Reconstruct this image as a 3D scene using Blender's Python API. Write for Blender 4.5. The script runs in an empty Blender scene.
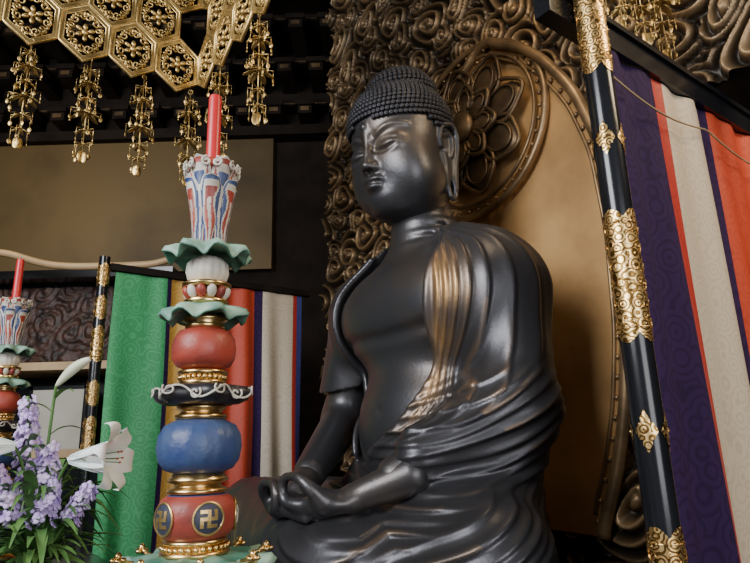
import bpy, math, random
import numpy as np
from mathutils import Vector, Matrix
random.seed(7); np.random.seed(7)
SC=bpy.context.scene; COL=SC.collection
PI=math.pi
ROT=math.radians(-53.13)
def A(a,t,z=0.0): return (0.3+0.6*a+0.8*t, 3.3-0.8*a+0.6*t, z)

# ---------------------------------------------------------------- materials
def mat(name,col,metal=0.0,rough=0.5,col2=None,nscale=6.0,bump=0.0,bscale=40.0,attr=None,spec=0.5,thr=(0.4,0.65),sss=0.0):
    m=bpy.data.materials.new(name); m.use_nodes=True
    nt=m.node_tree; N=nt.nodes; L=nt.links; b=N["Principled BSDF"]
    b.inputs["Metallic"].default_value=metal; b.inputs["Roughness"].default_value=rough
    b.inputs["Specular IOR Level"].default_value=spec
    if sss: b.inputs["Subsurface Weight"].default_value=sss; b.inputs["Subsurface Scale"].default_value=0.02
    tc=N.new("ShaderNodeTexCoord")
    c4=lambda c:(c[0],c[1],c[2],1)
    if col2 is None: col2=tuple(min(1,x*0.75) for x in col)
    mix=N.new("ShaderNodeMix"); mix.data_type='RGBA'
    mix.inputs[6].default_value=c4(col); mix.inputs[7].default_value=c4(col2)
    if attr:
        at=N.new("ShaderNodeAttribute"); at.attribute_name=attr
        L.new(at.outputs["Fac"],mix.inputs[0])
    else:
        nz=N.new("ShaderNodeTexNoise"); nz.inputs["Scale"].default_value=nscale; nz.inputs["Detail"].default_value=5
        rp=N.new("ShaderNodeMapRange"); rp.inputs[1].default_value=thr[0]; rp.inputs[2].default_value=thr[1]
        L.new(tc.outputs["Object"],nz.inputs["Vector"]); L.new(nz.outputs["Fac"],rp.inputs[0]); L.new(rp.outputs[0],mix.inputs[0])
    L.new(mix.outputs[2],b.inputs["Base Color"])
    if bump>0:
        n2=N.new("ShaderNodeTexNoise"); n2.inputs["Scale"].default_value=bscale; n2.inputs["Detail"].default_value=4
        bp=N.new("ShaderNodeBump"); bp.inputs["Strength"].default_value=bump; bp.inputs["Distance"].default_value=0.01
        L.new(tc.outputs["Object"],n2.inputs["Vector"]); L.new(n2.outputs["Fac"],bp.inputs["Height"]); L.new(bp.outputs[0],b.inputs["Normal"])
    return m
def ringpat(name,col,col2,scale,freq,lo,hi,metal,rough,bump=0.0,spec=.5):
    m=bpy.data.materials.new(name); m.use_nodes=True
    nt=m.node_tree; N=nt.nodes; L=nt.links; b=N["Principled BSDF"]
    b.inputs["Roughness"].default_value=rough; b.inputs["Metallic"].default_value=metal; b.inputs["Specular IOR Level"].default_value=spec
    tc=N.new("ShaderNodeTexCoord")
    v=N.new("ShaderNodeTexVoronoi"); v.inputs["Scale"].default_value=scale; v.feature='F1'
    w=N.new("ShaderNodeMath"); w.operation='SINE'
    mu=N.new("ShaderNodeMath"); mu.operation='MULTIPLY'; mu.inputs[1].default_value=freq
    L.new(tc.outputs["Object"],v.inputs["Vector"]); L.new(v.outputs["Distance"],mu.inputs[0]); L.new(mu.outputs[0],w.inputs[0])
    rp=N.new("ShaderNodeMapRange"); rp.inputs[1].default_value=lo; rp.inputs[2].default_value=hi
    L.new(w.outputs[0],rp.inputs[0])
    mix=N.new("ShaderNodeMix"); mix.data_type='RGBA'; mix.inputs[6].default_value=(*col,1); mix.inputs[7].default_value=(*col2,1)
    L.new(rp.outputs[0],mix.inputs[0]); L.new(mix.outputs[2],b.inputs["Base Color"])
    if bump:
        bp=N.new("ShaderNodeBump"); bp.inputs["Strength"].default_value=bump; bp.inputs["Distance"].default_value=0.003
        L.new(rp.outputs[0],bp.inputs["Height"]); L.new(bp.outputs[0],b.inputs["Normal"])
    return m
def brocade(name,col,col2,scale=9.0,rough=.5): return ringpat(name,col,col2,scale,26,.2,.7,0,rough,0,.2 if rough>.7 else .5)

M={}
M['bronze']=mat("bronze_patina",(0.082,0.082,0.090),0.72,0.40,(0.150,0.116,0.086),2.2,0.10,60,thr=(0.45,0.76))
M['robe']=mat("bronze_robe_patina",(0.082,0.081,0.088),0.72,0.39,(0.56,0.33,0.14),attr="wear",bump=0.08,bscale=60)
M['hair']=mat("bronze_hair",(0.050,0.050,0.058),0.6,0.5)
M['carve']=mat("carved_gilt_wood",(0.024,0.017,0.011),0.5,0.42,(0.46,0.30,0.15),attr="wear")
M['goldpanel']=mat("aged_gold_leaf",(0.74,0.44,0.18),0.35,0.45,(0.42,0.24,0.10),2.2,0.08,30,thr=(.38,.7))
M['rim']=mat("dark_gilt_rim",(0.36,0.235,0.12),0.6,0.4,(0.18,0.12,0.065),6)
M['rimd']=mat("dark_brown_gilt",(0.20,0.13,0.066),0.6,0.42,(0.08,0.052,0.03),5)  # darker brown gilt of the halo lotus and bracket trim
M['gold']=mat("polished_gold",(0.85,0.60,0.26),1.0,0.28,(0.60,0.38,0.14),9)
M['goldd']=mat("dull_gold",(0.72,0.51,0.20),0.85,0.38,(0.34,0.23,0.08),12)
M['fitting']=ringpat("engraved_gold",(0.92,0.63,0.27),(0.20,0.11,0.03),30,22,.0,.5,1.0,.36,.9)
M['black']=mat("black_lacquer",(0.010,0.011,0.014),0.0,0.2,spec=0.5)
M['dark']=mat("dark_wood",(0.014,0.010,0.008),0.0,0.8,(0.007,0.005,0.004),5,spec=.15)
M['wallgold']=mat("aged_gold_wall",(0.105,0.069,0.024),0.3,0.6,(0.030,0.020,0.007),.7)
M['tan']=mat("tan_gilt_wood",(0.55,0.38,0.20),0.1,0.5,(0.38,0.25,0.13),3)
M['redbrown']=mat("redbrown_relief",(0.06,0.025,0.016),0.2,0.5,(0.015,0.008,0.006),14,0.9,22)
M['paper']=mat("pale_paper",(0.55,0.53,0.44),0,0.7,(0.45,0.42,0.33),2)
M['candle']=mat("red_wax",(0.62,0.025,0.03),0,0.35)
M['white']=mat("white_paint",(0.66,0.62,0.54),0,0.5,(0.42,0.37,0.31),14)
M['red']=mat("red_paint",(0.36,0.055,0.035),0,0.45,(0.18,0.035,0.028),10,0.15,60)
M['blue']=mat("blue_paint",(0.030,0.055,0.17),0,0.45,(0.05,0.085,0.18),10,0.25,50)
M['slate']=mat("slate_paint",(0.022,0.030,0.062),0,0.5,(0.045,0.045,0.06),12)
M['green']=mat("green_paint",(0.045,0.17,0.12),0,0.5,(0.16,0.30,0.22),14)
M['greenl']=mat("pale_green_paint",(0.30,0.45,0.34),0,0.5,(0.12,0.26,0.2),14)
M['blackp']=mat("black_paint",(0.018,0.016,0.020),0,0.4)
M['c_purple']=brocade("purple_silk",(0.028,0.012,0.058),(0.020,0.009,0.042),9,.85)
M['c_red']=brocade("red_silk",(0.42,0.03,0.02),(0.36,0.025,0.02),12)
M['c_white']=brocade("white_silk",(0.55,0.47,0.36),(0.48,0.41,0.31),12)
M['c_orange']=brocade("orange_silk",(0.48,0.055,0.022),(0.41,0.045,0.020),12)
M['c_green']=brocade("green_silk",(0.035,0.28,0.095),(0.055,0.35,0.13),11)
M['c_yellow']=brocade("yellow_silk",(0.50,0.28,0.05),(0.40,0.21,0.04),9)
M['c_blue']=brocade("blue_silk",(0.05,0.06,0.25),(0.04,0.05,0.2),9)
M['lily']=mat("lily_white",(0.95,0.96,0.94),0,0.5,(0.90,0.92,0.88),10,sss=.3)
M['bud']=mat("lily_bud",(0.62,0.68,0.42),0,0.5,(0.75,0.75,0.62),10)
M['stock']=mat("purple_petal",(0.48,0.33,0.68),0,0.6,(0.68,0.56,0.82),18)
M['leaf']=mat("leaf_green",(0.06,0.15,0.04),0,0.5,(0.11,0.23,0.06),10)
M['floor']=mat("floor_wood",(0.06,0.035,0.02),0,0.4,(0.035,0.02,0.012),3)
M['rope']=mat("rope_fiber",(0.35,0.25,0.14),0,0.8)
M['vase']=mat("bronze_vase",(0.12,0.09,0.05),0.8,0.4)

# ---------------------------------------------------------------- mesh builder
class MB:
    def __init__(s): s.v=[];s.f=[];s.m=[]
    def add(s,v,f,mi=0):
        o=len(s.v); s.v.extend([tuple(p) for p in v]); s.f.extend([tuple(i+o for i in q) for q in f]); s.m.extend([mi]*len(f))
    def box(s,lo,hi,mi=0):
        x0,y0,z0=lo;x1,y1,z1=hi
        v=[(x0,y0,z0),(x1,y0,z0),(x1,y1,z0),(x0,y1,z0),(x0,y0,z1),(x1,y0,z1),(x1,y1,z1),(x0,y1,z1)]
        s.add(v,[(0,3,2,1),(4,5,6,7),(0,1,5,4),(1,2,6,5),(2,3,7,6),(3,0,4,7)],mi)
    def tube(s,pts,r,n=8,mi=0,closed=False,flat=1.0,up=None):
        pts=[Vector(p) for p in pts]; k=len(pts)
        if not hasattr(r,'__len__'): r=[r]*k
        vs=[];ref=None
        for i,p in enumerate(pts):
            if closed: d=pts[(i+1)%k]-pts[i-1]
            else: d=pts[min(i+1,k-1)]-pts[max(i-1,0)]
            if d.length<1e-9: d=Vector((0,0,1))
            d.normalize()
            if ref is None:
                ref=Vector(up) if up else (Vector((0,0,1)) if abs(d.z)<0.9 else Vector((1,0,0)))
            u=ref-d*ref.dot(d)
            if u.length<1e-5: u=d.orthogonal()
            u.normalize(); w=d.cross(u); 
            if not up: ref=u
            for j in range(n):
                a=2*PI*j/n; vs.append(p+(u*math.cos(a)*flat+w*math.sin(a))*r[i])
        fs=[]
        for i in range(k if closed else k-1):
            for j in range(n):
                a=i*n+j;b=i*n+(j+1)%n;c=((i+1)%k)*n+(j+1)%n;d2=((i+1)%k)*n+j
                fs.append((a,b,c,d2))
        if not closed:
            fs.append(tuple(range(n-1,-1,-1))); fs.append(tuple((k-1)*n+j for j in range(n)))
        s.add(vs,fs,mi)
    def sph(s,c,r,nu=12,nv=8,mi=0,R=None):
        if not hasattr(r,'__len__'): r=(r,r,r)
        vs=[];fs=[]
        for i in range(1,nv):
            th=PI*i/nv
            for j in range(nu):
                ph=2*PI*j/nu; vs.append(Vector((r[0]*math.sin(th)*math.cos(ph),r[1]*math.sin(th)*math.sin(ph),r[2]*math.cos(th))))
        t=len(vs);vs.append(Vector((0,0,r[2])));vs.append(Vector((0,0,-r[2])))
        for i in range(nv-2):
            for j in range(nu): fs.append((i*nu+j,(i+1)*nu+j,(i+1)*nu+(j+1)%nu,i*nu+(j+1)%nu))
        for j in range(nu):
            fs.append((t,j,(j+1)%nu)); fs.append((t+1,(nv-2)*nu+(j+1)%nu,(nv-2)*nu+j))
        if R is not None: vs=[R@v for v in vs]
        c=Vector(c); s.add([v+c for v in vs],fs,mi)
    def lathe(s,prof,seg=40,mi=0,c=(0,0,0),mod=None,zmod=None,cap=True):
        vs=[];fs=[];k=len(prof)
        for i,(r,z) in enumerate(prof):
            for j in range(seg):
                a=2*PI*j/seg; rr=r*(mod(a,i/(k-1)) if mod else 1); zz=z+(zmod(a,i/(k-1)) if zmod else 0)
                vs.append((c[0]+rr*math.cos(a),c[1]+rr*math.sin(a),c[2]+zz))
        for i in range(k-1):
            for j in range(seg): fs.append((i*seg+j,i*seg+(j+1)%seg,(i+1)*seg+(j+1)%seg,(i+1)*seg+j))
        if cap: fs.append(tuple(range(seg-1,-1,-1))); fs.append(tuple((k-1)*seg+j for j in range(seg)))
        s.add(vs,fs,mi)
    def torus(s,c,R,r,n=32,m=8,mi=0,ax='z'):
        pts=[]
        for i in range(n):
            a=2*PI*i/n; ca,sa=R*math.cos(a),R*math.sin(a)
            pts.append({'z':(c[0]+ca,c[1]+sa,c[2]),'y':(c[0]+ca,c[1],c[2]+sa),'x':(c[0],c[1]+ca,c[2]+sa)}[ax])
        s.tube(pts,r,m,mi,closed=True,up={'z':(0,0,1),'y':(0,1,0),'x':(1,0,0)}[ax])
    def xf(s,Mx,i0=0):
        for i in range(i0,len(s.v)): s.v[i]=tuple(Mx@Vector(s.v[i]))
    def obj(s,name,mats,parent=None,loc=(0,0,0),rz=0.0,smooth=True):
        me=bpy.data.meshes.new(name); me.from_pydata(s.v,[],s.f)
        for m in mats: me.materials.append(m)
        me.polygons.foreach_set("material_index",s.m)
        me.polygons.foreach_set("use_smooth",[smooth]*len(s.f)); me.update()
        o=bpy.data.objects.new(name,me); COL.objects.link(o); o.location=loc; o.rotation_euler=(0,0,rz)
        if parent: o.parent=parent
        return o
def tag(o,label=None,cat=None,group=None,kind=None):
    if label:o["label"]=label
    if cat:o["category"]=cat
    if group:o["group"]=group
    if kind:o["kind"]=kind
    return o
def empty(name,loc,rz=0.0):
    o=bpy.data.objects.new(name,None); COL.objects.link(o); o.location=loc; o.rotation_euler=(0,0,rz); o.empty_display_size=0.1
    return o
def autos(o,ang=40):
    try: o.data.set_sharp_from_angle(angle=math.radians(ang))
    except Exception: pass

# ---------------------------------------------------------------- SDF sculpting
class SDF:
    def __init__(s,lo,hi,h):
        s.lo=np.array(lo,float); s.h=h
        n=[int(math.ceil((hi[i]-lo[i])/h))+1 for i in range(3)]
        s.ax=[(s.lo[i]+h*np.arange(n[i])).astype(np.float32) for i in range(3)]
        s.d=np.full(n,1.0,np.float32)
    def _op(s,fn,lo,hi,k,op):
        sl=[]
        for i in range(3):
            a=max(0,int((lo[i]-k-s.lo[i])/s.h)-2); b=min(len(s.ax[i]),int((hi[i]+k-s.lo[i])/s.h)+3)
            if b<=a: return
            sl.append(slice(a,b))
        X=s.ax[0][sl[0]][:,None,None];Y=s.ax[1][sl[1]][None,:,None];Z=s.ax[2][sl[2]][None,None,:]
        e=fn(X,Y,Z); D=s.d[tuple(sl)]
        if op=='u':
            h=np.maximum(k-np.abs(D-e),0)/k; R=np.minimum(D,e)-h*h*k*0.25
        else:
            e=-e; h=np.maximum(k-np.abs(D-e),0)/k; R=np.maximum(D,e)+h*h*k*0.25
        s.d[tuple(sl)]=R
    def ell(s,c,r,k=0.05,op='u'):
        def fn(X,Y,Z):
            x,y,z=X-c[0],Y-c[1],Z-c[2]
            k0=np.sqrt((x/r[0])**2+(y/r[1])**2+(z/r[2])**2); k1=np.sqrt((x/r[0]**2)**2+(y/r[1]**2)**2+(z/r[2]**2)**2)+1e-6
            return k0*(k0-1)/k1
        s._op(fn,[c[i]-r[i] for i in range(3)],[c[i]+r[i] for i in range(3)],k+0.02,op)
    def path(s,pts,rs,k=0.02,op='u'):
        if not hasattr(rs,'__len__'): rs=[rs]*len(pts)
        P=[[float(q) for q in p] for p in pts]
        def fn(X,Y,Z):
            best=None
            for i in range(len(P)-1):
                a,b_=P[i],P[i+1]; ba=[b_[j]-a[j] for j in range(3)]; L=sum(q*q for q in ba)+1e-12
                x,y,z=X-a[0],Y-a[1],Z-a[2]; t=np.clip((x*ba[0]+y*ba[1]+z*ba[2])/L,0,1)
                d=np.sqrt((x-t*ba[0])**2+(y-t*ba[1])**2+(z-t*ba[2])**2)-(rs[i]+t*(rs[i+1]-rs[i]))
                best=d if best is None else np.minimum(best,d)
            return best
        R=max(rs); s._op(fn,[min(p[i] for p in P)-R for i in range(3)],[max(p[i] for p in P)+R for i in range(3)],k+0.02,op)
    def cone(s,a,b,ra,rb,k=0.05,op='u'): s.path([a,b],[ra,rb],k,op)
    def front(s,x,z,dy=0.0,D=None):
        D=s.d if D is None else D
        i=int(round((x-s.lo[0])/s.h)); k=int(round((z-s.lo[2])/s.h)); col=D[i,:,k]; j=int(np.argmax(col<0))
        if col[j]>=0: return None
        t=col[j-1]/(col[j-1]-col[j]) if j>0 else 0
        return float(s.lo[1]+s.h*(j-1+t))+dy
    def cutfield(s,fn):
        X=s.ax[0][:,None,None];Y=s.ax[1][None,:,None];Z=s.ax[2][None,None,:]
        s.d=np.maximum(s.d,-fn(X,Y,Z)).astype(np.float32)
    def mesh(s):
        d=s.d; S=d<0; nx,ny,nz=d.shape
        c=np.zeros((nx-1,ny-1,nz-1),np.uint8)
        offs=[(i,j,k) for i in (0,1) for j in (0,1) for k in (0,1)]
        for o in offs: c+=S[o[0]:nx-1+o[0],o[1]:ny-1+o[1],o[2]:nz-1+o[2]]
        act=(c>0)&(c<8); idx=np.full(act.shape,-1,np.int64); ijk=np.argwhere(act); idx[act]=np.arange(len(ijk))
        acc=np.zeros((len(ijk),3));cnt=np.zeros(len(ijk))
        for o1 in offs:
            for ax in range(3):
                if o1[ax]==1: continue
                o2=list(o1);o2[ax]=1
                d1=d[ijk[:,0]+o1[0],ijk[:,1]+o1[1],ijk[:,2]+o1[2]];d2=d[ijk[:,0]+o2[0],ijk[:,1]+o2[1],ijk[:,2]+o2[2]]
                m=(d1<0)!=(d2<0); t=np.where(m,d1/(np.where(m,d1-d2,1)),0)
                p=np.tile(np.array(o1,float),(len(ijk),1)); p[:,ax]+=t
                acc[m]+=p[m];cnt[m]+=1
        V=s.lo+s.h*(ijk+acc/np.maximum(cnt,1)[:,None])
        Fs=[]
        def quads(m,ins,q,off):
            I=np.argwhere(m)+np.array(off)
            qs=np.stack([idx[I[:,0]+o[0],I[:,1]+o[1],I[:,2]+o[2]] for o in q],1)
            fl=~ins[m]; qs[fl]=qs[fl][:,::-1]; Fs.append(qs)
        a=S[:-1,1:-1,1:-1];b=S[1:,1:-1,1:-1]; quads(a!=b,a,[(0,-1,-1),(0,0,-1),(0,0,0),(0,-1,0)],(0,1,1))
        a=S[1:-1,:-1,1:-1];b=S[1:-1,1:,1:-1]; quads(a!=b,a,[(-1,0,-1),(-1,0,0),(0,0,0),(0,0,-1)],(1,0,1))
        a=S[1:-1,1:-1,:-1];b=S[1:-1,1:-1,1:]; quads(a!=b,a,[(-1,-1,0),(0,-1,0),(0,0,0),(-1,0,0)],(1,1,0))
        F=np.concatenate(Fs); F=F[(F>=0).all(1)]
        return V,F
    def grad(s,V,D0):
        out=np.zeros_like(V); lim=np.array(D0.shape)-2
        def samp(P):
            q=(P-s.lo)/s.h; q=np.clip(q,0,lim+.999); i=np.clip(np.floor(q).astype(int),0,lim); f=q-i; acc=0
            for dx in (0,1):
                for dy in (0,1):
                    for dz in (0,1):
                        w=(f[:,0] if dx else 1-f[:,0])*(f[:,1] if dy else 1-f[:,1])*(f[:,2] if dz else 1-f[:,2])
                        acc=acc+w*D0[i[:,0]+dx,i[:,1]+dy,i[:,2]+dz]
            return acc
        for a in range(3):
            e=np.zeros(3); e[a]=s.h*1.5
            out[:,a]=samp(V+e)-samp(V-e)
        return out/(np.linalg.norm(out,axis=1)[:,None]+1e-9)
def npobj(name,V,F,mats,parent=None,wear=None,loc=(0,0,0),rz=0):
    me=bpy.data.meshes.new(name)
    me.vertices.add(len(V)); me.vertices.foreach_set("co",np.asarray(V,np.float32).ravel())
    me.loops.add(len(F)*4); me.loops.foreach_set("vertex_index",np.asarray(F,np.int32).ravel())
    me.polygons.add(len(F)); me.polygons.foreach_set("loop_start",np.arange(0,len(F)*4,4,dtype=np.int32))
    me.update(calc_edges=True); me.validate()
    me.polygons.foreach_set("use_smooth",[True]*len(me.polygons))
    for m in mats: me.materials.append(m)
    if wear is not None:
        at=me.attributes.new("wear",'FLOAT','POINT'); at.data.foreach_set("value",np.asarray(wear,np.float32))
    me.update()
    o=bpy.data.objects.new(name,me); COL.objects.link(o); o.location=loc;o.rotation_euler=(0,0,rz)
    if parent:o.parent=parent
    return o
def relax(V,F,it=1,lam=0.5):
    for _ in range(it):
        acc=np.zeros_like(V);c=np.zeros(len(V))
        for i in range(4):
            j=(i+1)%4
            for a in range(3):
                acc[:,a]+=np.bincount(F[:,i],V[F[:,j],a],len(V))+np.bincount(F[:,j],V[F[:,i],a],len(V))
            c+=np.bincount(F[:,i],minlength=len(V))+np.bincount(F[:,j],minlength=len(V))
        V=V+(acc/np.maximum(c,1)[:,None]-V)*lam
    return V

# ================================================================ BUDDHA
BZ=0.85
bud=empty("buddha_statue",A(0,0,BZ),ROT)
tag(bud,"large dark bronze seated Buddha statue with hands joined in meditation","statue")
KL,KR=.68,-1.40
b=SDF((-1.65,-1.05,-0.05),(1.25,0.62,2.05),0.0148)
b.ell((0,0,.72),(.48,.37,.46),.1); b.ell((0,.02,1.30),(.56,.34,.42),.12)
SH=((1,.455,1.405,.205),(-1,-.57,1.44,.21))
for s,sx,sz,sr in SH:
    b.ell((s*.23,-.17,1.35),(.30,.15,.20),.16)
    b.ell((sx,.03,sz),(sr,.20,.19),.14)
    b.cone((0,.03,1.725),(sx*.86,.03,1.505),.145,.150,.1)
b.path([(.53,.03,1.33),(.61,-.08,.80)],[.150,.13],.06)
b.path([(.61,-.08,.80),(.33,-.54,.51)],[.12,.085],.05)
b.path([(-.66,.03,1.42),(-.84,-.02,.80)],[.17,.14],.06)
b.path([(-.84,-.02,.80),(-.40,-.54,.505)],[.135,.086],.05)
for s,kx in ((1,KL),(-1,KR)):
    b.cone((s*.24,.05,.20),(kx,-.35,.17),.20,.16,.1); b.cone((kx,-.35,.16),(-s*.1,-.60,.15),.15,.11,.08)
b.cone((0,.02,1.6),(0,-.04,2.0),.20,.170,.10)
for z,r in ((1.80,.192),(1.87,.187),(1.735,.20)):
    b.path([(r*math.sin(2*PI*i/24),-.005-(z-1.6)*.12+(-r)*math.cos(2*PI*i/24),z-.012*math.cos(2*PI*i/24)) for i in range(25)],.008,.014,'s')
b.path([(x_,b.front(x_,1.175+.05*abs(x_))-.004,1.175+.05*abs(x_)) for x_ in np.linspace(-.46,.46,17)],.008,.04,'s')
b.ell((-.02,-.38,.80),(.018,.02,.010),.015,'s')
b.cutfield(lambda X,Y,Z:Z+0*X+0*Y)
V,F=b.mesh(); parts=[(V,F)]
# head
h=SDF((-.43,-.62,1.66),(.43,.36,2.80),0.0054)
h.ell((0,-.09,2.38),(.314,.36,.32),.02)
h.ell((0,-.185,2.10),(.284,.250,.31),.10)
h.cone((0,-.0,1.70),(0,-.08,2.0),.200,.185,.05)
for s in (-1,1):
    h.ell((s*.130,-.262,2.04),(.150,.118,.18),.10)
    h.ell((s*.175,-.14,1.97),(.118,.17,.14),.09)
h.ell((0,-.340,1.885),(.110,.080,.070),.08)
h.ell((0,-.22,1.84),(.15,.15,.06),.06)
for s in (-1,1):
    h.ell((s*.120,-.480,2.225),(.115,.040,.030),.07,'s')
    h.ell((s*.128,-.354,2.190),(.102,.080,.058),.024)
h.path([(0,-.438,2.29),(0,-.447,2.21),(0,-.464,2.13),(0,-.480,2.084)],[.013,.018,.024,.029],.036)
for s in (-1,1):
    h.ell((s*.033,-.449,2.070),(.024,.029,.020),.018)
    h.ell((s*.026,-.440,1.992),(.046,.036,.018),.018)
h.ell((0,-.440,1.951),(.052,.038,.024),.018)
def proj(pts,dy): return [(x_,h.front(x_,z_,dy),z_) for x_,z_ in pts]
brs=[proj([(s*(.030+.215*t),2.235+.082*math.sin(PI*(.04+.64*t))) for t in np.linspace(0,1,12)],.003) for s in (-1,1)]
lids=[proj([(s*(.042+.180*t),2.178-.024*math.sin(PI*t**.9)+.008*t) for t in np.linspace(0,1,11)],.000) for s in (-1,1)]
ups=[proj([(s*(.048+.184*t),2.198+.030*math.sin(PI*(.08+.84*t))) for t in np.linspace(0,1,11)],-.002) for s in (-1,1)]
mo=proj([(.062*q,1.971+.003*math.cos(q*PI)) for q in np.linspace(-1,1,13)],.000)
for s in (-1,1): h.ell((s*.016,-.468,2.050),(.008,.013,.007),.006,'s')
for q in brs: h.path(q,[.003,.0045,.0055,.006,.006,.0055,.005,.0045,.004,.003,.002,.001],.010)
for q in lids: h.path(q,[.005,.008,.0105,.0115,.012,.012,.012,.0115,.0105,.008,.005],.004,'s')
for q in ups: h.path(q,[.001,.0025,.0035,.004,.004,.004,.004,.0035,.003,.002,.001],.006,'s')
h.path(mo,[.003,.005,.006,.006,.006,.006,.006,.006,.006,.006,.006,.005,.003],.005,'s')
h.ell((0,h.front(0,2.345)+.001,2.345),(.022,.022,.022),.003)
for s in (-1,1):
    hel=[(.292,-.070,2.185),(.302,-.080,2.235),(.312,-.070,2.290),(.324,-.035,2.322),(.334,.010,2.325),(.337,.046,2.295),(.335,.060,2.245),(.328,.056,2.170),(.316,.042,2.105),(.306,.030,2.040),(.299,.018,1.975),(.295,.008,1.905),(.291,-.006,1.848),(.288,-.026,1.832),(.286,-.046,1.850),(.286,-.054,1.905),(.288,-.056,1.98),(.290,-.058,2.05),(.291,-.064,2.12)]
    h.path([(s*p[0],p[1],p[2]) for p in hel],[.010,.012,.013,.014,.014,.015,.015,.015,.015,.015,.016,.017,.018,.018,.016,.013,.012,.011,.011],.010)
    h.ell((s*.291,-.0,2.12),(.020,.048,.18),.02)
    inn=[(.308,-.040,2.255),(.315,-.006,2.270),(.318,.022,2.24),(.314,.018,2.17),(.307,-.002,2.115)]
    h.path([(s*p[0],p[1],p[2]) for p in inn],[.007,.008,.009,.009,.007],.008)
V,F=h.mesh()
HT=Matrix.Translation((0,-.035,1.915))@Matrix.Rotation(math.radians(8),4,'Z')@Matrix.Rotation(math.radians(9),4,'X')@Matrix.Scale(.870,4)@Matrix.Translation((0,.03,-1.80))
Tn=np.array(HT)
V=V@Tn[:3,:3].T+Tn[:3,3]; parts.append((V,F))
# hands
def smooth_path(P,R,n=4):
    P=[Vector(p) for p in P]; out=[];ro_=[]
    for i in range(len(P)-1):
        p0=P[max(i-1,0)];p1=P[i];p2=P[i+1];p3=P[min(i+2,len(P)-1)]
        for k in range(n):
            t=k/n; out.append(.5*((2*p1)+(p2-p0)*t+(2*p0-5*p1+4*p2-p3)*t*t+(3*p1-p0-3*p2+p3)*t**3)); ro_.append(R[i]+(R[i+1]-R[i])*t)
    out.append(P[-1]); ro_.append(R[-1]); return [tuple(q) for q in out],ro_
g=SDF((-.55,-1.04,.22),(.50,-.42,.72),0.0046)
ox=-.03
for s in (-1,1):
    zb=.385 if s>0 else .351
    g.path([(ox+s*.42,-.50,.51),(ox+s*.32,-.60,.462),(ox+s*.25,-.68,.426)],[.088,.072,.060],.03)
    g.ell((ox+s*.185,-.745,zb+.018),(.105,.090,.042),.04)
    g.ell((ox+s*.125,-.770,zb+.008),(.080,.090,.032),.03)
    for j,(dy,ln,rr) in enumerate(((-.060,.235,.0235),(-.010,.240,.0235),(.038,.215,.0215))):
        y0=-.800+dy; bx=ox+s*.10
        P_,R_=smooth_path([(bx,y0,zb+.004),(bx-s*ln*.36,y0-.006,zb+.014),(bx-s*ln*.70,y0-.004,zb+.006),(bx-s*ln,y0+.004,zb-.006)],[rr+.003,rr,rr-.002,rr-.006],2)
        g.path(P_,R_,.002)
    P_,R_=smooth_path([(ox+s*.155,-.845,zb+.016),(ox+s*.100,-.884,zb+.018),(ox+s*.050,-.902,zb+.028),(ox+s*.029,-.910,zb+.062),(ox+s*.031,-.912,zb+.100),(ox+s*.056,-.910,zb+.128),(ox+s*.092,-.906,zb+.134)],[.028,.027,.0255,.024,.0225,.020,.0165],3)
    g.path(P_,R_,.003)
    g.ell((ox+s*.200,-.805,zb+.030),(.058,.060,.044),.03)
    P_,R_=smooth_path([(ox+s*.224,-.822,zb+.036),(ox+s*.217,-.864,zb+.074),(ox+s*.194,-.891,zb+.106),(ox+s*.160,-.903,zb+.130),(ox+s*.120,-.906,zb+.136)],[.040,.033,.0275,.0235,.018],3)
    g.path(P_,R_,.006)
V,F=g.mesh(); parts.append((V,F))
off=0;Vs=[];Fs=[]
for V,F in parts: Vs.append(V);Fs.append(F+off);off+=len(V)
body=npobj("body",np.concatenate(Vs),np.concatenate(Fs),[M['bronze']],bud)
body["label"]="dark bronze body with calm face and joined hands"

# robe
T=.042
r=SDF((-1.72,-1.06,-0.03),(1.06,0.54,1.94),0.0082)
r.ell((0,0,.70),(.48+T,.37+T,.48),.1); r.ell((0,.02,1.30),(.56+T,.34+T,.42+T),.12)
for s,sx,sz,sr in SH:
    r.ell((s*.23,-.17,1.35),(.30+T,.15+T,.20+T),.16)
    r.ell((sx,.03,sz),(sr+T,.20+T,.19+T),.14)
    r.cone((0,.03,1.725),(sx*.86,.03,1.505),.145+T,.150+T,.1)
for s,kx,kr in ((1,KL,.205),(-1,KR,.235)):
    r.cone((s*.24,.05,.20),(kx,-.35,.19),.24,kr,.12); r.cone((kx,-.35,.19),(-s*.1,-.63,.16),kr,.165,.12)
r.cone((-.66,.03,1.42),(-.84,.0,.80),.17+T,.155+T,.1)
r.cone((.53,.03,1.33),(.62,-.05,.82),.150+T,.165,.12)
r.cone((.61,-.07,.80),(.40,-.45,.60),.155,.115,.07)
r.cone((.56,-.04,.75),(.50,-.12,.35),.165,.18,.15)
r.ell((.44,-.30,.33),(.24,.24,.15),.10)
r.ell((-.55,.05,.38),(.28,.3,.23),.12)
r.ell((-.2,-.45,.15),(.95,.38,.16),.12)
r.ell((-.03,-.74,.19),(.40,.20,.145),.10)
r.ell((-.1,.03,.2),(.65,.36,.25),.15)
D0=r.d.copy()
XL_Z=[.3,.58,.66,.73,.85,1.07,1.33,1.60,1.72,1.94];XL_X=[-.3,-.10,.08,.18,.27,.34,.385,.40,.29,.24]
XR_Z=[.3,.6,.8,1.1,1.5,1.72,1.94];XR_X=[-.3,-.42,-.48,-.53,-.50,-.28,-.22]
def smooth_interp(z,Zs,Xs): return (np.interp(z-.05,Zs,Xs)+2*np.interp(z,Zs,Xs)+np.interp(z+.05,Zs,Xs)+np.interp(z-.025,Zs,Xs)+np.interp(z+.025,Zs,Xs))/6
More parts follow.
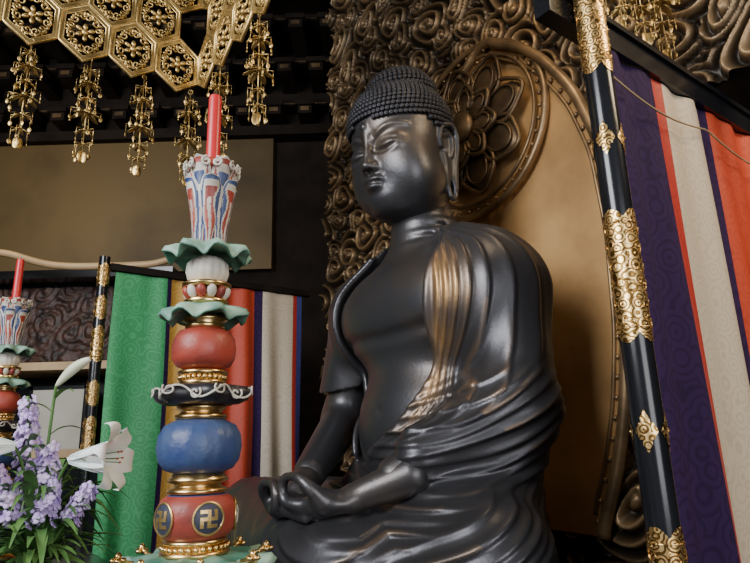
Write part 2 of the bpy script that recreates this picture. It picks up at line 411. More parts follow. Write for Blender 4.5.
def cut(X,Y,Z):
    z=Z[0,0]; xl=smooth_interp(z,XL_Z,XL_X)[None,None,:];xr=smooth_interp(z,XR_Z,XR_X)[None,None,:]
    zl=.55
    c1=np.maximum(np.maximum(X-xl,xr-X),np.maximum(Y-.02-.10*(Z>1.65),zl-Z+0*X))
    hem=.98+.25*(Y+.1)
    c2=np.maximum(np.maximum(X+.53,Z-hem),np.maximum(Y-.16,.44-Z))
    c3=np.sqrt(X**2+(Y+.02)**2)-.235; c3=np.maximum(c3,1.60-Z)
    return np.minimum(np.minimum(c1,c2),c3)
r.cutfield(cut)
for Zs,Xs,z1 in ((XL_Z,XL_X,1.72),(XR_Z,XR_X,1.70)):
    P=[]
    for z_ in np.linspace(.60,z1,46):
        x_=float(smooth_interp(z_,Zs,Xs)); y_=r.front(x_,z_,.004,D0)
        if y_ is not None: P.append((x_,y_,z_))
    ys=np.array([p[1] for p in P]); kk=np.ones(5)/5; ys=np.convolve(np.pad(ys,2,mode='edge'),kk,'valid')
    P=[(p[0],float(q),p[2]) for p,q in zip(P,ys)]
    r.path(P,[.017]*len(P),.012)
r.cutfield(lambda X,Y,Z:Z+0*X+0*Y)
V,F=r.mesh(); V=relax(V,F,2,.4); Nn=r.grad(V,D0)
x,y,z=V.T
phi=np.arctan2(x,-y)
ss=lambda a,b,q:(lambda t:t*t*(3-2*t))(np.clip((q-a)/(b-a),0,1))
gz=lambda q,w:np.exp(-(q/w)**2)
def crease(q,w): return np.where(q>0,np.exp(-(q/w)**2),np.exp(-(q/(w*3.0))**2))
xl=smooth_interp(z,XL_Z,XL_X); pe=np.arctan2(xl,.34)
w=(phi-pe)*.55
wp=w+.012*np.sin(5*z)+.02*np.sin(3*z+4*phi)*np.clip(w*2,0,1)
D=np.zeros(len(V));W=np.zeros(len(V))
mA=ss(.58,.80,z)*(phi>-.3)*ss(.0,.035,x-xl)
side=ss(.80,1.10,z)
for i,(c,am,wd,sd) in enumerate([(.050,.011,.0075,0),(.088,.012,.0075,0),(.128,.012,.0075,0),(.175,.013,.008,0),(.235,.014,.0085,0),(.31,.013,.0085,.5),(.39,.012,.009,1),(.48,.015,.009,1),(.57,.012,.009,1),(.67,.015,.010,1),(.78,.013,.010,1),(.90,.015,.011,1),(1.05,.016,.012,1),(1.2,.016,.013,1),(1.4,.016,.013,1)]):
    D+=am*crease(wp-c-.04*max(0,i-3)*(1.45-z)*.35,wd)*mA*(1-sd*(1-side))
W+=ss(.58,.80,z)*(phi>-.3)*(gz(w-.06,.080)*1.0)*ss(.60,.9,z)*(1-ss(1.40,1.66,z))*(phi<1.5)
xr=smooth_interp(z,XR_Z,XR_X);pr=np.arctan2(xr,.30)
w2=(pr-phi)*.5; mR=ss(.62,.95,z)*(phi<0)*(phi>-2.6)*ss(.0,.035,xr-x)
for c,am,wd in [(.06,.008,.010),(.12,.010,.011),(.20,.012,.012),(.30,.013,.013),(.42,.014,.014),(.55,.015,.015),(.7,.015,.015),(.9,.015,.015),(1.1,.015,.015)]:
    D+=am*crease(w2-c,wd)*mR
E=np.array([.61,-.07,.80]);Wr=np.array([.30,-.60,.53]);ba=Wr-E
eu=((V-E)@ba)/(ba@ba); e=np.clip(eu,0,1); cp=E+e[:,None]*ba; dist=np.linalg.norm(V-cp,axis=1)
eu=np.clip(eu,-.9,1.3)
q=z-(.80-.27*eu)+.16*np.sin(PI*np.clip(eu*.55+.38,0,1))-.10
mB=(1-ss(.26,.44,dist))*(x>-.1)*ss(.1,.2,z)*(1-ss(.80,1.02,z))
for i,c in enumerate(np.arange(-.46,.56,.050)):
    D+=(.013 if i%2 else .008)*crease(-(q-c-.010*np.sin(5*eu+c*30)),.0066)*mB
mC=(1-ss(.42,.56,z))*(1-mB*.95)
q=.9*z-.55*y+.18*np.sin(1.7*x+.3)+.02*np.sin(6*x)
for i,c in enumerate(np.arange(-.3,1.2,.048)):
    D+=(.015 if i%2 else .009)*crease(-(q-c-.01*np.sin(4*x+i)),.0070)*mC
D*=np.clip(1.05+.3*np.sin(7*x+3*y)*np.sin(5*z+2*x),.6,1.35)
W+=.36*np.clip(D/.012-.7,0,1)*(np.sin(4*x+6*z+3*y)>-.1)
n3=np.sin(11*x+5*z)*np.sin(9*y-7*z)+.5*np.sin(23*z+17*x)
W=np.clip(W*(.28+.70*np.clip(D/.012,0,1))*(.85+.35*n3),0,1)
D*=ss(.0,.05,z)
V=V+Nn*D[:,None]
robe=npobj("robe",V,F,[M['robe']],bud,W)
robe["label"]="draped bronze robe with folds and worn gilt edge"

# hair
mb=MB()
C=Vector((0,-.085,2.38)); RH=(.328,.378,.335)
mb.sph((0,0,0),(RH[0]-.003,RH[1]-.006,RH[2]-.004),48,40)
def hair_ok(p):
    X,Y,Z=p; fr=-(Y+.085)/.37
    hl=2.372+.02*max(0,1-abs(X)/.15) if fr>.35 else (2.372-.066*min(1,(.35-fr)/.25) if fr>-.10 else 2.306+.75*(fr+.10))
    return Z>max(hl,1.98)
vv=[Vector(v)+C for v in mb.v]; ff=[f for f in mb.f if all(hair_ok(vv[i]) for i in f)]
mb=MB(); mb.add(vv,ff)
U=Vector((0,-.035,2.630)); RU=(.235,.252,.200)
mb.sph(U,(RU[0]-.003,RU[1]-.003,RU[2]-.003),24,14)
def curl(p,n,s):
    Rm=Vector((0,0,1)).rotation_difference(n.normalized()).to_matrix()
    vs=[];k=7
    for i,(rr,zz) in enumerate(((1.0,-.2),(1.0,.35),(.72,.80),(.55,.72),(.34,1.0))):
        for j in range(k):
            a=2*PI*j/k+i*.5; vs.append(p+Rm@Vector((rr*s*math.cos(a),rr*s*math.sin(a),zz*s)))
    vs.append(p+Rm@Vector((0,0,s*1.22)))
    fs=[]
    for i in range(4):
        for j in range(k): fs.append((i*k+j,i*k+(j+1)%k,(i+1)*k+(j+1)%k,(i+1)*k+j))
    for j in range(k): fs.append((4*k+j,4*k+(j+1)%k,5*k))
    mb.add(vs,fs)
def rows(Cc,RR,dz,s,ok):
    nrow=int(PI*RR[2]/dz)
    for i in range(nrow+1):
        th=PI*i/nrow; rad=max(RR[0],RR[1])*math.sin(th); n=max(1,int(2*PI*rad/dz))
        for j in range(n):
            a=2*PI*(j+.5*(i%2))/n
            p=Vector((RR[0]*math.sin(th)*math.cos(a),RR[1]*math.sin(th)*math.sin(a),RR[2]*math.cos(th)))
            nn=Vector((p.x/RR[0]**2,p.y/RR[1]**2,p.z/RR[2]**2)); P=p+Cc
            if ok(P): curl(P,nn,s)
rows(C,RH,.0325,.0168,lambda P:hair_ok(P) and ((P-U).x/RU[0])**2+((P-U).y/RU[1])**2+((P-U).z/RU[2])**2>1)
rows(U,RU,.0325,.0166,lambda P:((P-C).x/RH[0])**2+((P-C).y/RH[1])**2+((P-C).z/RH[2])**2>1)
mb.xf(HT)
hair=mb.obj("hair",[M['hair']],bud); hair["label"]="rows of small snail-shell curls with cranial bump"

# ================================================================ platform + pedestal
mb=MB(); mb.box((-2.5,-1.25,0),(1.75,1.5,.52)); mb.box((-2.55,-1.3,.52),(1.8,1.55,.60),0)
plat=mb.obj("altar_platform",[M['black']],loc=A(0,0),rz=ROT,smooth=False); tag(plat,"black lacquered altar platform carrying the statue","platform")
ped=empty("lotus_pedestal",A(-.32,-.22,.60),ROT); tag(ped,"gilt lotus pedestal under the seated statue","pedestal")
mb=MB(); mb.lathe([(.95,0),(1.0,.04),(.9,.08),(.95,.16),(1.02,.21),(1.01,.245)],64,mod=None); mb.xf(Matrix.Diagonal((1.24,.70,1,1)))
mb.obj("body",[M['rim']],ped)
mb=MB()
for i in range(28):
    a=2*PI*i/28
    mb.sph((.97*1.24*math.cos(a),.97*.70*math.sin(a),.13),(.14,.05,.09),10,8,0,Matrix.Rotation(a+PI/2,3,'Z'))
mb.obj("petal_ring",[M['goldpanel']],ped)

# ================================================================ mandorla
man=empty("mandorla",A(0,.75,.6),ROT); tag(man,"tall carved gilt mandorla with swirling clouds standing behind the statue","halo")
def swirl(xs,zs,sp,seed,amp=1.0):
    rng=np.random.RandomState(seed)
    X,Z=np.meshgrid(xs,zs,indexing='ij')
    Xw=X+.05*np.sin(5.1*Z+1.3*X)+.025*np.sin(11*Z-6*X); Zw=Z+.05*np.sin(4.3*X+.9*Z)+.025*np.sin(9*X+7*Z)
    cs=[]; j=0;zc=zs[0]-sp
    while zc<zs[-1]+sp:
        xc=xs[0]-sp+(sp/2 if j%2 else 0)
        while xc<xs[-1]+sp:
            cs.append((xc+rng.uniform(-.25,.25)*sp,zc+rng.uniform(-.25,.25)*sp,rng.choice([-1,1]),rng.uniform(0,6.28),rng.uniform(.66,1.32))); xc+=sp
        zc+=sp*.84;j+=1
    best=np.full(X.shape,9.0);H=np.zeros(X.shape)
    for (cx,cz,dr,ph,sc) in cs:
        m0=1.4*sp
        i0,i1=np.searchsorted(xs,[cx-m0,cx+m0]);k0,k1=np.searchsorted(zs,[cz-m0,cz+m0])
        if i1<=i0 or k1<=k0: continue
        dx=Xw[i0:i1,k0:k1]-cx;dz=Zw[i0:i1,k0:k1]-cz; rr=np.sqrt(dx*dx+dz*dz)/sc; th=np.arctan2(dz,dx)
        pitch=sp*.20
        cyc=rr/pitch-dr*th/(2*PI)+ph/(2*PI)+.08*np.sin(3*th+ph)
        fr=cyc-np.floor(cyc); prof=np.clip(fr/.70,0,1)**.8*np.clip((1-fr)/.30,0,1)
        hh=.40*np.clip(1-(rr/(sp*.75))**2,0,1)+.95*(prof-.45)
        hh=np.where(rr<pitch*.42,.60*np.sqrt(np.clip(1-(rr/(pitch*.5))**2,0,1))+.12,hh)
        m=rr<best[i0:i1,k0:k1]
        sub=H[i0:i1,k0:k1];sub[m]=hh[m];bs=best[i0:i1,k0:k1];bs[m]=rr[m]
    H=(H*2+np.roll(H,1,0)+np.roll(H,-1,0)+np.roll(H,1,1)+np.roll(H,-1,1))/6
    return X,Z,H*amp
def relief(name,xs,zs,sp,seed,depth,m,parent=None,mask=None,loc=(0,0,0),rz=0):
    X,Z,H=swirl(xs,zs,sp,seed)
    V=np.stack([X.ravel(),(-(H)*depth).ravel(),Z.ravel()],1)
    nx,nz=X.shape; I=np.arange(nx*nz).reshape(nx,nz)
    F=np.stack([I[:-1,:-1],I[1:,:-1],I[1:,1:],I[:-1,1:]],-1).reshape(-1,4)
    if mask is not None:
        k=mask(X,Z).ravel(); F=F[k[F].all(1)]
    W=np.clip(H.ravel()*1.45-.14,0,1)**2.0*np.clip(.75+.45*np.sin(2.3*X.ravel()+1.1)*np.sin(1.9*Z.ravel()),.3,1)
    used=np.unique(F); mp=np.full(len(V),-1); mp[used]=np.arange(len(used))
    return npobj(name,V[used],mp[F],[m],parent,W[used],loc,rz)
OZ=[.4,.7,1.0,1.4,2.0,2.5,2.9,3.25,3.4,3.5,3.56,3.6]
OX=[.50,.63,.72,.79,.82,.785,.66,.45,.30,.18,.08,0]
def mmask(X,Z):
    left=-2.32+.15*np.abs(np.sin(Z*4.2))+.05*np.maximum(0,Z-2.2)
    right=np.where(Z>2.56,2.15,1.22)-.10*np.abs(np.sin(Z*4.6+1))
    lowl=np.interp(Z,[0,.6,1.2,5.6],[.55,.25,0,0])
    ins=np.abs(X)<np.interp(Z,OZ,OX,left=.3,right=0)-.06
    return (X>left+lowl*1.4)&(X<right-lowl)&(~ins)
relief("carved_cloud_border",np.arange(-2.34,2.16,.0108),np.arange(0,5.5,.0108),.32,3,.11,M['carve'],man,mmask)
mb=MB(); mb.box((-1.9,.02,0),(1.15,.07,5.4)); mb.box((1.15,.02,2.6),(1.95,.07,5.4)); o=mb.obj("back_board",[M['dark']],man,smooth=False)
pr=np.array([(float(np.interp(q,OZ,OX)),q) for q in np.linspace(.4,3.6,120)]); k=np.ones(9)/9; 
sx=np.convolve(np.pad(pr[:,0],4,mode='edge'),k,'valid'); sx[-1]=0; pr[:,0]=sx
prof=[tuple(p) for p in pr]
mb=MB(); vs=[];fs=[];cols=np.linspace(-1,1,17)
for (hx,zz) in prof:
    for c in cols: vs.append((hx*c,-.05+.10*(abs(c)**3)*-.5,zz))
for i in range(len(prof)-1):
    for j in range(16): a=i*17+j; fs.append((a,a+1,a+18,a+17))
mb.add(vs,fs); mb.obj("inner_panel",[M['goldpanel']],man)
mb=MB()
full=[(hx,-.115,zz) for hx,zz in prof]+[(-hx,-.115,zz) for hx,zz in prof[::-1][1:]]
mb.tube(full,.034,10,0,up=(0,1,0)); 
f2=[(hx*.90,-.09,2.0+(zz-2.0)*.935) for hx,zz in prof]; f2=f2+[(-a,b_,c) for a,b_,c in f2[::-1][1:]]
mb.tube(f2,.012,8,0,up=(0,1,0))
f3=[(p[0]*.93/.9,p[1]-.005,2.0+(p[2]-2.0)*.955/.935) for p in f2]
for i in range(0,len(f3),4): mb.sph(f3[i],.016,8,6)
mb.obj("panel_rim",[M['rim']],man)
HX,HZ=-.17,3.00
mb=MB()
def lotus_row(n,rad,L,Wd,th,ph,zo):
    for i in range(n):
        a=2*PI*i/n+ph
        R=Matrix.Rotation(a,3,'Z'); c=Vector((rad*math.cos(a),rad*math.sin(a),zo))
        # scalloped dish petal with a raised notched rim
        rim=[]
        for t in np.linspace(-2.35,2.35,26):
            k_=1+.07*math.cos(4*t); rim.append(c+R@Vector((L*math.cos(t)*k_+.008,Wd*1.04*math.sin(t)*k_,th*.6)))
        mb.sph(c,(L*.95,Wd*.95,th*.7),14,8,0,R)
        mb.tube(rim,.015,6)
        rim2=[c+R@Vector((L*.66*math.cos(t)+.006,Wd*.66*math.sin(t),th*.75)) for t in np.linspace(-2.2,2.2,16)]
        mb.tube(rim2,.009,5)
lotus_row(8,.32,.175,.138,.05,.2,.0)
lotus_row(8,.18,.110,.080,.05,.2+PI/8,.05)
mb.lathe([(.0001,.05),(.10,.06),(.11,.10),(.08,.125),(.0001,.13)],32)
mb.xf(Matrix.Translation((HX,-.12,HZ))@Matrix.Rotation(PI/2,4,'X'))
mb.obj("halo_lotus",[M['rimd']],man)
mb=MB()
mb.torus((0,0,.0),.545,.012,64,8); mb.torus((0,0,0),.63,.024,72,8)
for i in range(44):
    a=2*PI*i/44; mb.sph((.587*math.cos(a),.587*math.sin(a),0),.014,8,5)
mb.xf(Matrix.Translation((HX,-.10,HZ))@Matrix.Rotation(PI/2,4,'X'))
mb.obj("halo_ring",[M['rim']],man)

# ================================================================ poles, beam, curtains
def pole(name,loc,Rr,z0,z1,fits,meds):
    e=empty(name,loc,ROT)
    mb=MB(); mb.lathe([(Rr,z0),(Rr,z1)],28); o=mb.obj("shaft",[M['black']],e); autos(o)
    for (a,c) in fits:
        mb=MB(); sg=60
        zm=lambda an,f,a=a,c=c:(.034*abs(math.cos(2*an))**.7*(-1 if f<.5 else 1))*Rr/.045
        mb.lathe([(Rr+.0025,a),(Rr+.0025,c)],sg,zmod=zm,cap=False)
        for q in (a+.010,c-.010): mb.torus((0,0,q),Rr+.003,.003,32,6)
        # raised vine scroll engraved over the sleeve
        nz_=max(1,int((c-a)/.055))
        for kz in range(nz_):
            for kx in range(5):
                th0=2*PI*(kx+.5*(kz%2))/5; zc=a+(kz+.5)*(c-a)/nz_; dr=1 if (kx+kz)%2 else -1
                pts=[]
                for t in np.linspace(0,8,18):
                    rr=.003+.019*t/8; an=th0+rr*math.cos(dr*t+kx)/Rr
                    pts.append(((Rr+.0035)*math.cos(an),(Rr+.0035)*math.sin(an),zc+rr*math.sin(dr*t+kx)*1.1))
                mb.tube(pts,.0017,4)
        mb.obj("gold_sleeve",[M['fitting']],e)
    for zc in meds:
        for kx in range(4):
            th0=2*PI*kx/4+.35
            mb=MB(); n=48; vs=[]
            for ring in (0,.5,1.0):
                for i in range(n):
                    t=2*PI*i/n; rr=ring*.032*(1+.20*math.cos(4*t)+.08*math.cos(12*t)); 
                    u_=rr*math.cos(t)*.8; w_=rr*math.sin(t)*1.5
                    an=th0+u_/Rr; ro=Rr+.004-(.002 if ring==1 else 0)
                    vs.append((ro*math.cos(an),ro*math.sin(an),zc+w_))
            fs=[]
            for q_ in range(2):
                for i in range(n): fs.append((q_*n+i,(q_+1)*n+i,(q_+1)*n+(i+1)%n,q_*n+(i+1)%n))
            mb.add(vs,fs)
            mb.sph(((Rr+.004)*math.cos(th0),(Rr+.004)*math.sin(th0),zc),.006,8,5)
            mb.obj("gold_medallion",[M['fitting']],e)
    return e
zs_=lambda z:1.5+(z-1.5)*.93
p=pole("lacquer_pole",A(1.462,-.466),.0475,.60,3.30,[(zs_(2.84),zs_(3.20)),(zs_(1.83),zs_(2.22)),(zs_(1.02),zs_(1.19))],[zs_(2.53),zs_(1.51)])
tag(p,"black lacquer pole with engraved gold sleeves beside the statue","pole")
p=pole("lacquer_pole",A(-2.05,-1.29),.038,.60,2.86,[(2.66,2.78),(2.42,2.54),(2.12,2.32),(1.82,1.94),(1.5,1.7)],[])
tag(p,"slim black lacquer pole with gold bands beside the green curtain","pole")
CA_=1.385
mb=MB(); mb.box((-.022,-.62,0),(.045,2.6,.10)); mb.box((-.022,-.63,.10),(.06,2.6,.125))
bm_=mb.obj("lacquer_beam",[M['black']],loc=A(CA_-.025,0,2.96),rz=ROT,smooth=False); tag(bm_,"black lacquered beam carrying the striped curtain","beam")
mb=MB(); mb.box((-.03,-1.25,0),(.03,.42,.05))
bm_=mb.obj("curtain_rail",[M['dark']],loc=A(-2.05,0,2.765),rz=ROT,smooth=False); tag(bm_,"dark wooden rail over the green and red curtain","rail")
def curtain(name,a,t0,t1,z0,z1,stripes,label,nf=2.6,amp=.022):
    names=[]
    for s_ in stripes:
        if s_[1] not in names: names.append(s_[1])
    mb=MB(); nt_=int((t1-t0)/.012); nzv=24; vs=[];
    for i in range(nt_+1):
        t=t0+(t1-t0)*i/nt_
        for j in range(nzv+1):
            f=j/nzv; zz=z0+(z1-z0)*f
            vs.append((amp*math.sin(t*2*PI*nf+.5*math.sin(3*t))*(1.15-f*.75)+.008*math.sin(t*31+f*2),t+.008*math.sin(f*5+t*9),zz))
    for i in range(nt_):
        t=t0+(t1-t0)*(i+.5)/nt_; mi=0
        for (te,nm) in stripes:
            if t<=te: mi=names.index(nm);break
        else: mi=names.index(stripes[-1][1])
        for j in range(nzv): 
            q=i*(nzv+1)+j; mb.f.append((q,q+nzv+1,q+nzv+2,q+1)); mb.m.append(mi)
    mb.v=vs
    o=mb.obj(name,[M[n] for n in names],loc=A(a,0,0),rz=ROT); tag(o,label,"curtain"); return o
curtain("striped_curtain",CA_,-.40,2.6,.62,2.955,[(.085,'c_purple'),(.150,'c_red'),(.49,'c_white'),(.56,'c_purple'),(1.05,'c_orange'),(1.5,'c_green'),(2.0,'c_white'),(2.6,'c_purple')],"hanging striped silk curtain in purple, red, cream and orange",amp=.018,nf=3.1)
curtain("striped_curtain",-2.05,-1.21,.34,.62,2.76,[(-.83,'c_green'),(-.79,'c_purple'),(-.50,'c_yellow'),(-.09,'c_orange'),(-.02,'c_purple'),(.26,'c_white'),(.29,'c_red'),(.34,'c_blue')],"hanging striped silk curtain in green, yellow, orange and white",nf=4.2,amp=.022)
mb=MB(); pts=[]
for i in range(60):
    f=i/59; t=-.36+2.3*f; pts.append((.045,t,2.80-.05*math.sin(PI*((f*3)%1))-.02*f))
mb.tube(pts,.004,6); o=mb.obj("rope",[M['rope']],loc=A(CA_,0,0),rz=ROT); tag(o,"thin twisted cord looped along the striped curtain","cord")

# ================================================================ candlesticks
def stick(loc):
    e=empty("candlestick",loc,0)
    def part(name,mb,mats,sm=True,lab=None):
        o=mb.obj(name,[M[x] for x in mats],e,smooth=sm)
        if lab:o["label"]=lab
        return o
    mb=MB(); mb.lathe([(.15,0),(.155,.02),(.12,.04),(.07,.06),(.045,.10),(.045,.17),(.08,.2)],40); part("foot",mb,['gold'])
    def leafplate(z,R,n,droop,name,ph=0):
        mb=MB(); sg=n*10
        pf=[(R*.25,.012),(R*.5,.014),(R*.78,.006),(R*.93,-.008),(R*1.0,-.022),(R*.95,-.026),(R*.7,-.010),(R*.25,-.006)]
        md=lambda a,f:1+.10*math.cos(n*a+ph)*(1 if .2<f<.8 else .3)
        zm=lambda a,f:(droop*math.cos(n*a+ph)+.4*droop*math.cos(2*n*a))*(1 if .35<f<.8 else .15)
        mb.lathe([(r_,z+q) for r_,q in pf],sg,0,mod=md,zmod=zm)
        for i,f in enumerate(mb.f):
            if 2*sg<=i<4*sg: mb.m[i]=1
        part(name,mb,['green','greenl'])
    leafplate(.235,.185,8,.014,"leaf_plate")
    mb=MB()
    mb.torus((0,0,.232),.160,.004,48,6)
    for i in range(8):
        a=2*PI*i/8+.35; c=Vector((.175*math.cos(a),.175*math.sin(a),.235))
        mb.tube([c*.8+Vector((0,0,.05)),c+Vector((0,0,.01)),c+Vector((0,0,.03))],[.004,.006,.003],6)
        for k in range(4):
            b_=a+k*PI/2; mb.sph(c+Vector((.011*math.cos(b_),.011*math.sin(b_),.012)),(.009,.009,.006),8,5)
        mb.sph(c+Vector((0,0,.02)),.009,8,6)
    part("gold_bud_ring",mb,['gold'])
    mb=MB(); mb.lathe([(.05,.245),(.085,.248),(.085,.256),(.070,.262),(.060,.268),(.078,.275),(.078,.283),(.06,.286)],40)
    for i in range(30):
        a=2*PI*i/30; mb.sph((.079*math.cos(a),.079*math.sin(a),.266),.007,6,5)
    part("gold_ring",mb,['gold'])
    mb=MB(); mb.lathe([(.060,.282),(.074,.286),(.086,.295),(.0955,.312),(.0985,.336),(.0955,.360),(.086,.377),(.074,.386),(.060,.390)],50)
    for i in range(len(mb.f)-2):
        ring_=i//50
        if ring_<1 or ring_>=7: mb.m[i]=1
    part("red_drum",mb,['red','blue'])
    grid=["XXX.X","..X.X","XXXXX","X.X..","X.XXX"]
    for k in range(5):
        th=math.radians(-73.8+17+72*k)
        mb=MB()
        def P(u_,w_,h_):
            an=th+u_/.098; rr_=.0995-.0033*(w_/.024)**2
            return Vector(((rr_+h_)*math.cos(an),(rr_+h_)*math.sin(an),.336+w_))
        pts=[P(.037*math.cos(t),.037*math.sin(t),.001) for t in np.linspace(0,2*PI,33)[:-1]]
        mb.tube(pts,.0028,6,0,closed=True)
        vs=[P(0,0,.001)]
        for rg in (.012,.024,.036): vs+=[P(rg*math.cos(t),rg*math.sin(t),.0008) for t in np.linspace(0,2*PI,33)[:-1]]
        fs=[(0,1+i,1+(i+1)%32) for i in range(32)]
        for q_ in range(2): fs+=[(1+q_*32+i,33+q_*32+i,33+q_*32+(i+1)%32,1+q_*32+(i+1)%32) for i in range(32)]
        mb.add(vs,fs,1)
        cs=.0082
        for r_ in range(5):
            for c_ in range(5):
                if grid[r_][c_]=='X':
                    u0=(c_-2.5)*cs;u1=u0+cs*1.001;w1=(2.5-r_)*cs;w0=w1-cs*1.001
                    v8=[P(u0,w0,0),P(u1,w0,0),P(u1,w1,0),P(u0,w1,0),P(u0,w0,.0026),P(u1,w0,.0026),P(u1,w1,.0026),P(u0,w1,.0026)]
                    mb.add(v8,[(4,5,6,7),(0,1,5,4),(1,2,6,5),(2,3,7,6),(3,0,4,7)],2)
        o=part("roundel",mb,['goldd','slate' if k%2==0 else 'blue','goldd' if k%2==0 else 'white'],False)
        o["label"]="painted roundel with Buddhist manji"
    mb=MB(); mb.lathe([(.06,.388),(.074,.392),(.074,.400),(.060,.404),(.056,.412),(.074,.418),(.074,.426),(.066,.430),(.066,.436),(.055,.44)],40)
    part("gold_ring",mb,['gold'])
    mb=MB(); mb.lathe([(.055,.436),(.085,.447),(.100,.468),(.106,.500),(.103,.53),(.090,.555),(.060,.570)],56,mod=lambda a,f:1+.012*math.cos(16*a)); part("blue_bulb",mb,['blue'])
    mb=MB(); mb.lathe([(.055,.568),(.066,.572),(.066,.582),(.055,.585),(.052,.592),(.062,.596),(.062,.605),(.05,.61)],40); part("gold_ring",mb,['gold'])
    mb=MB(); nl=6
    mb.lathe([(.05,.606),(.088,.608),(.108,.618),(.115,.635),(.107,.652),(.05,.662)],72,0,mod=lambda a,f:1+.12*math.cos(nl*a)*(1 if .1<f<.9 else .2))
    def cs_(a,dr,z): 
        rr=.113*(1+.12*math.cos(nl*a))+dr; return Vector((rr*math.cos(a),rr*math.sin(a),z))
    pts=[cs_(a,.002,.636+.015*math.sin(nl*a)) for a in np.linspace(0,2*PI,121)[:-1]]
    mb.tube(pts,.0030,6,1,closed=True)
    for i in range(nl*2):
        a0=2*PI*i/(nl*2)+.12; dr=1 if i%2 else -1
        pts=[cs_(a0+dr*(.004+.0115*t/7)*math.cos(t)/.11,.004,.636+(-.004 if i%2 else .006)+(.004+.0115*t/7)*math.sin(t)) for t in np.linspace(0,7,22)]
        mb.tube(pts,.0027,5,1)
    part("cloud_collar",mb,['blackp','white'])
    mb=MB(); mb.lathe([(.045,.655),(.060,.66),(.060,.668),(.05,.672),(.05,.68),(.064,.686),(.064,.694),(.05,.70)],40)
    for i in range(26):
        a=2*PI*i/26; mb.sph((.058*math.cos(a),.058*math.sin(a),.6765),.0065,6,5)
    part("gold_ring",mb,['gold'])
    mb=MB(); mb.lathe([(.045,.698),(.070,.708),(.081,.726),(.084,.752),(.080,.780),(.068,.800),(.045,.808)],48); part("red_bulb",mb,['red'])
    mb=MB(); mb.lathe([(.04,.805),(.052,.81),(.052,.818),(.045,.823),(.06,.83),(.058,.838),(.04,.842)],40); part("gold_ring",mb,['gold'])
    leafplate(.858,.112,7,.010,"leaf_plate",1)
    mb=MB(); mb.lathe([(.04,.866),(.056,.874),(.060,.884),(.050,.890)],36,0)
    for i in range(12):
        a=2*PI*i/12; R=Matrix.Rotation(a,3,'Z')@Matrix.Rotation(.5,3,'Y')
        mb.sph((.052*math.cos(a),.052*math.sin(a),.905),(.012,.014,.020),8,6,1+(i%2),R)
    mb.lathe([(.045,.918),(.066,.924),(.066,.932),(.045,.937)],36,0)
    part("petal_tier",mb,['gold','white','red'])
    mb=MB(); mb.lathe([(.035,.934),(.050,.944),(.056,.965),(.054,.990),(.040,1.006)],72,mod=lambda a,f:1+.05*abs(math.cos(8*a))); part("white_bulb",mb,['white'])
    leafplate(1.030,.115,8,.012,"leaf_plate",2)
    mb=MB()
    mb.lathe([(.03,1.03),(.036,1.06),(.040,1.12),(.046,1.20),(.054,1.26),(.050,1.297),(.02,1.292)],32,1)
    def petal(a0,hw,z0,z1,ro,flare,C3):
        nu=24;nv=48;vs=[]
        for j in range(nv+1):
            f=j/nv; wd=hw*(.60+.40*math.sin(PI*min(1,f*.75)))*math.sqrt(max(0.0,1-max(0,(f-.62)/.38)**2.4)+.001)
            rad=ro*(.52+.48*f**1.1)+flare*max(0,f-.74)**1.4*3.6
            for i in range(nu+1):
                u_=2*i/nu-1; a=a0+wd*u_; rr=rad+.010*(1-u_*u_)
                vs.append((rr*math.cos(a),rr*math.sin(a),z0+(z1-z0)*f-(.012*max(0,f-.92)/.08)))
        base=len(mb.v); mb.v.extend(vs)
        for j in range(nv):
            for i in range(nu):
                uu=2*(i+.5)/nu-1; f=(j+.5)/nv
                uu=uu+.10*math.sin(f*10+a0*3)
                u_=abs(uu); ed=min(1-u_,(1-f)*2.4)
                wv=.10*math.sin(f*13)
                mi=0 if ed<.17 else (C3[0] if ed<.42+wv else (0 if ed<.58+wv else (C3[1] if ed<.86 else 0)))
                q_=base+j*(nu+1)+i; mb.f.append((q_,q_+1,q_+nu+2,q_+nu+1)); mb.m.append(mi)
    for i in range(6): petal(2*PI*i/6+.25,.58,1.03,1.305,.064,.018,(1,2))
    for i in range(6): petal(2*PI*(i+.5)/6+.25,.56,1.03,1.245,.066,.016,(2,1))
    for i in range(6):
        a=2*PI*(i+.5)/6+.25; R=Matrix.Rotation(a,3,'Z')
        for sgn in (-1,1):
            pts=[R@Vector((.074,sgn*(.014+(.003+.011*t/8)*math.cos(t)),1.272+(.003+.012*t/8)*math.sin(t))) for t in np.linspace(0,8,20)]
            mb.tube(pts,.0040,6,0)
    part("lotus_cup",mb,['white','red','blue'])
    return e
s1=stick((-.464,1.6,1.0)); tag(s1,"tall painted wooden candlestick with lotus cup, coloured bulbs and manji roundels","candlestick",group="painted altar candlesticks")
mb=MB(); mb.lathe([(.020,0),(.019,.21),(.017,.222),(.008,.226)],24); mb.tube([(0,0,.22),(.002,0,.24)],.0025,6,1)
cd=mb.obj("candle",[M['candle'],M['blackp']],loc=(-.464,1.6,2.297)); autos(cd); tag(cd,"tall red candle standing in the lotus cup","candle",group="red altar candles")
L2=(-1.93,3.12,1.0)
s2=s1.copy(); COL.objects.link(s2); s2.location=L2
for c in list(s1.children):
    k=c.copy(); k.parent=s2; COL.objects.link(k)
c2=cd.copy(); COL.objects.link(c2); c2.location=(L2[0],L2[1],2.297)

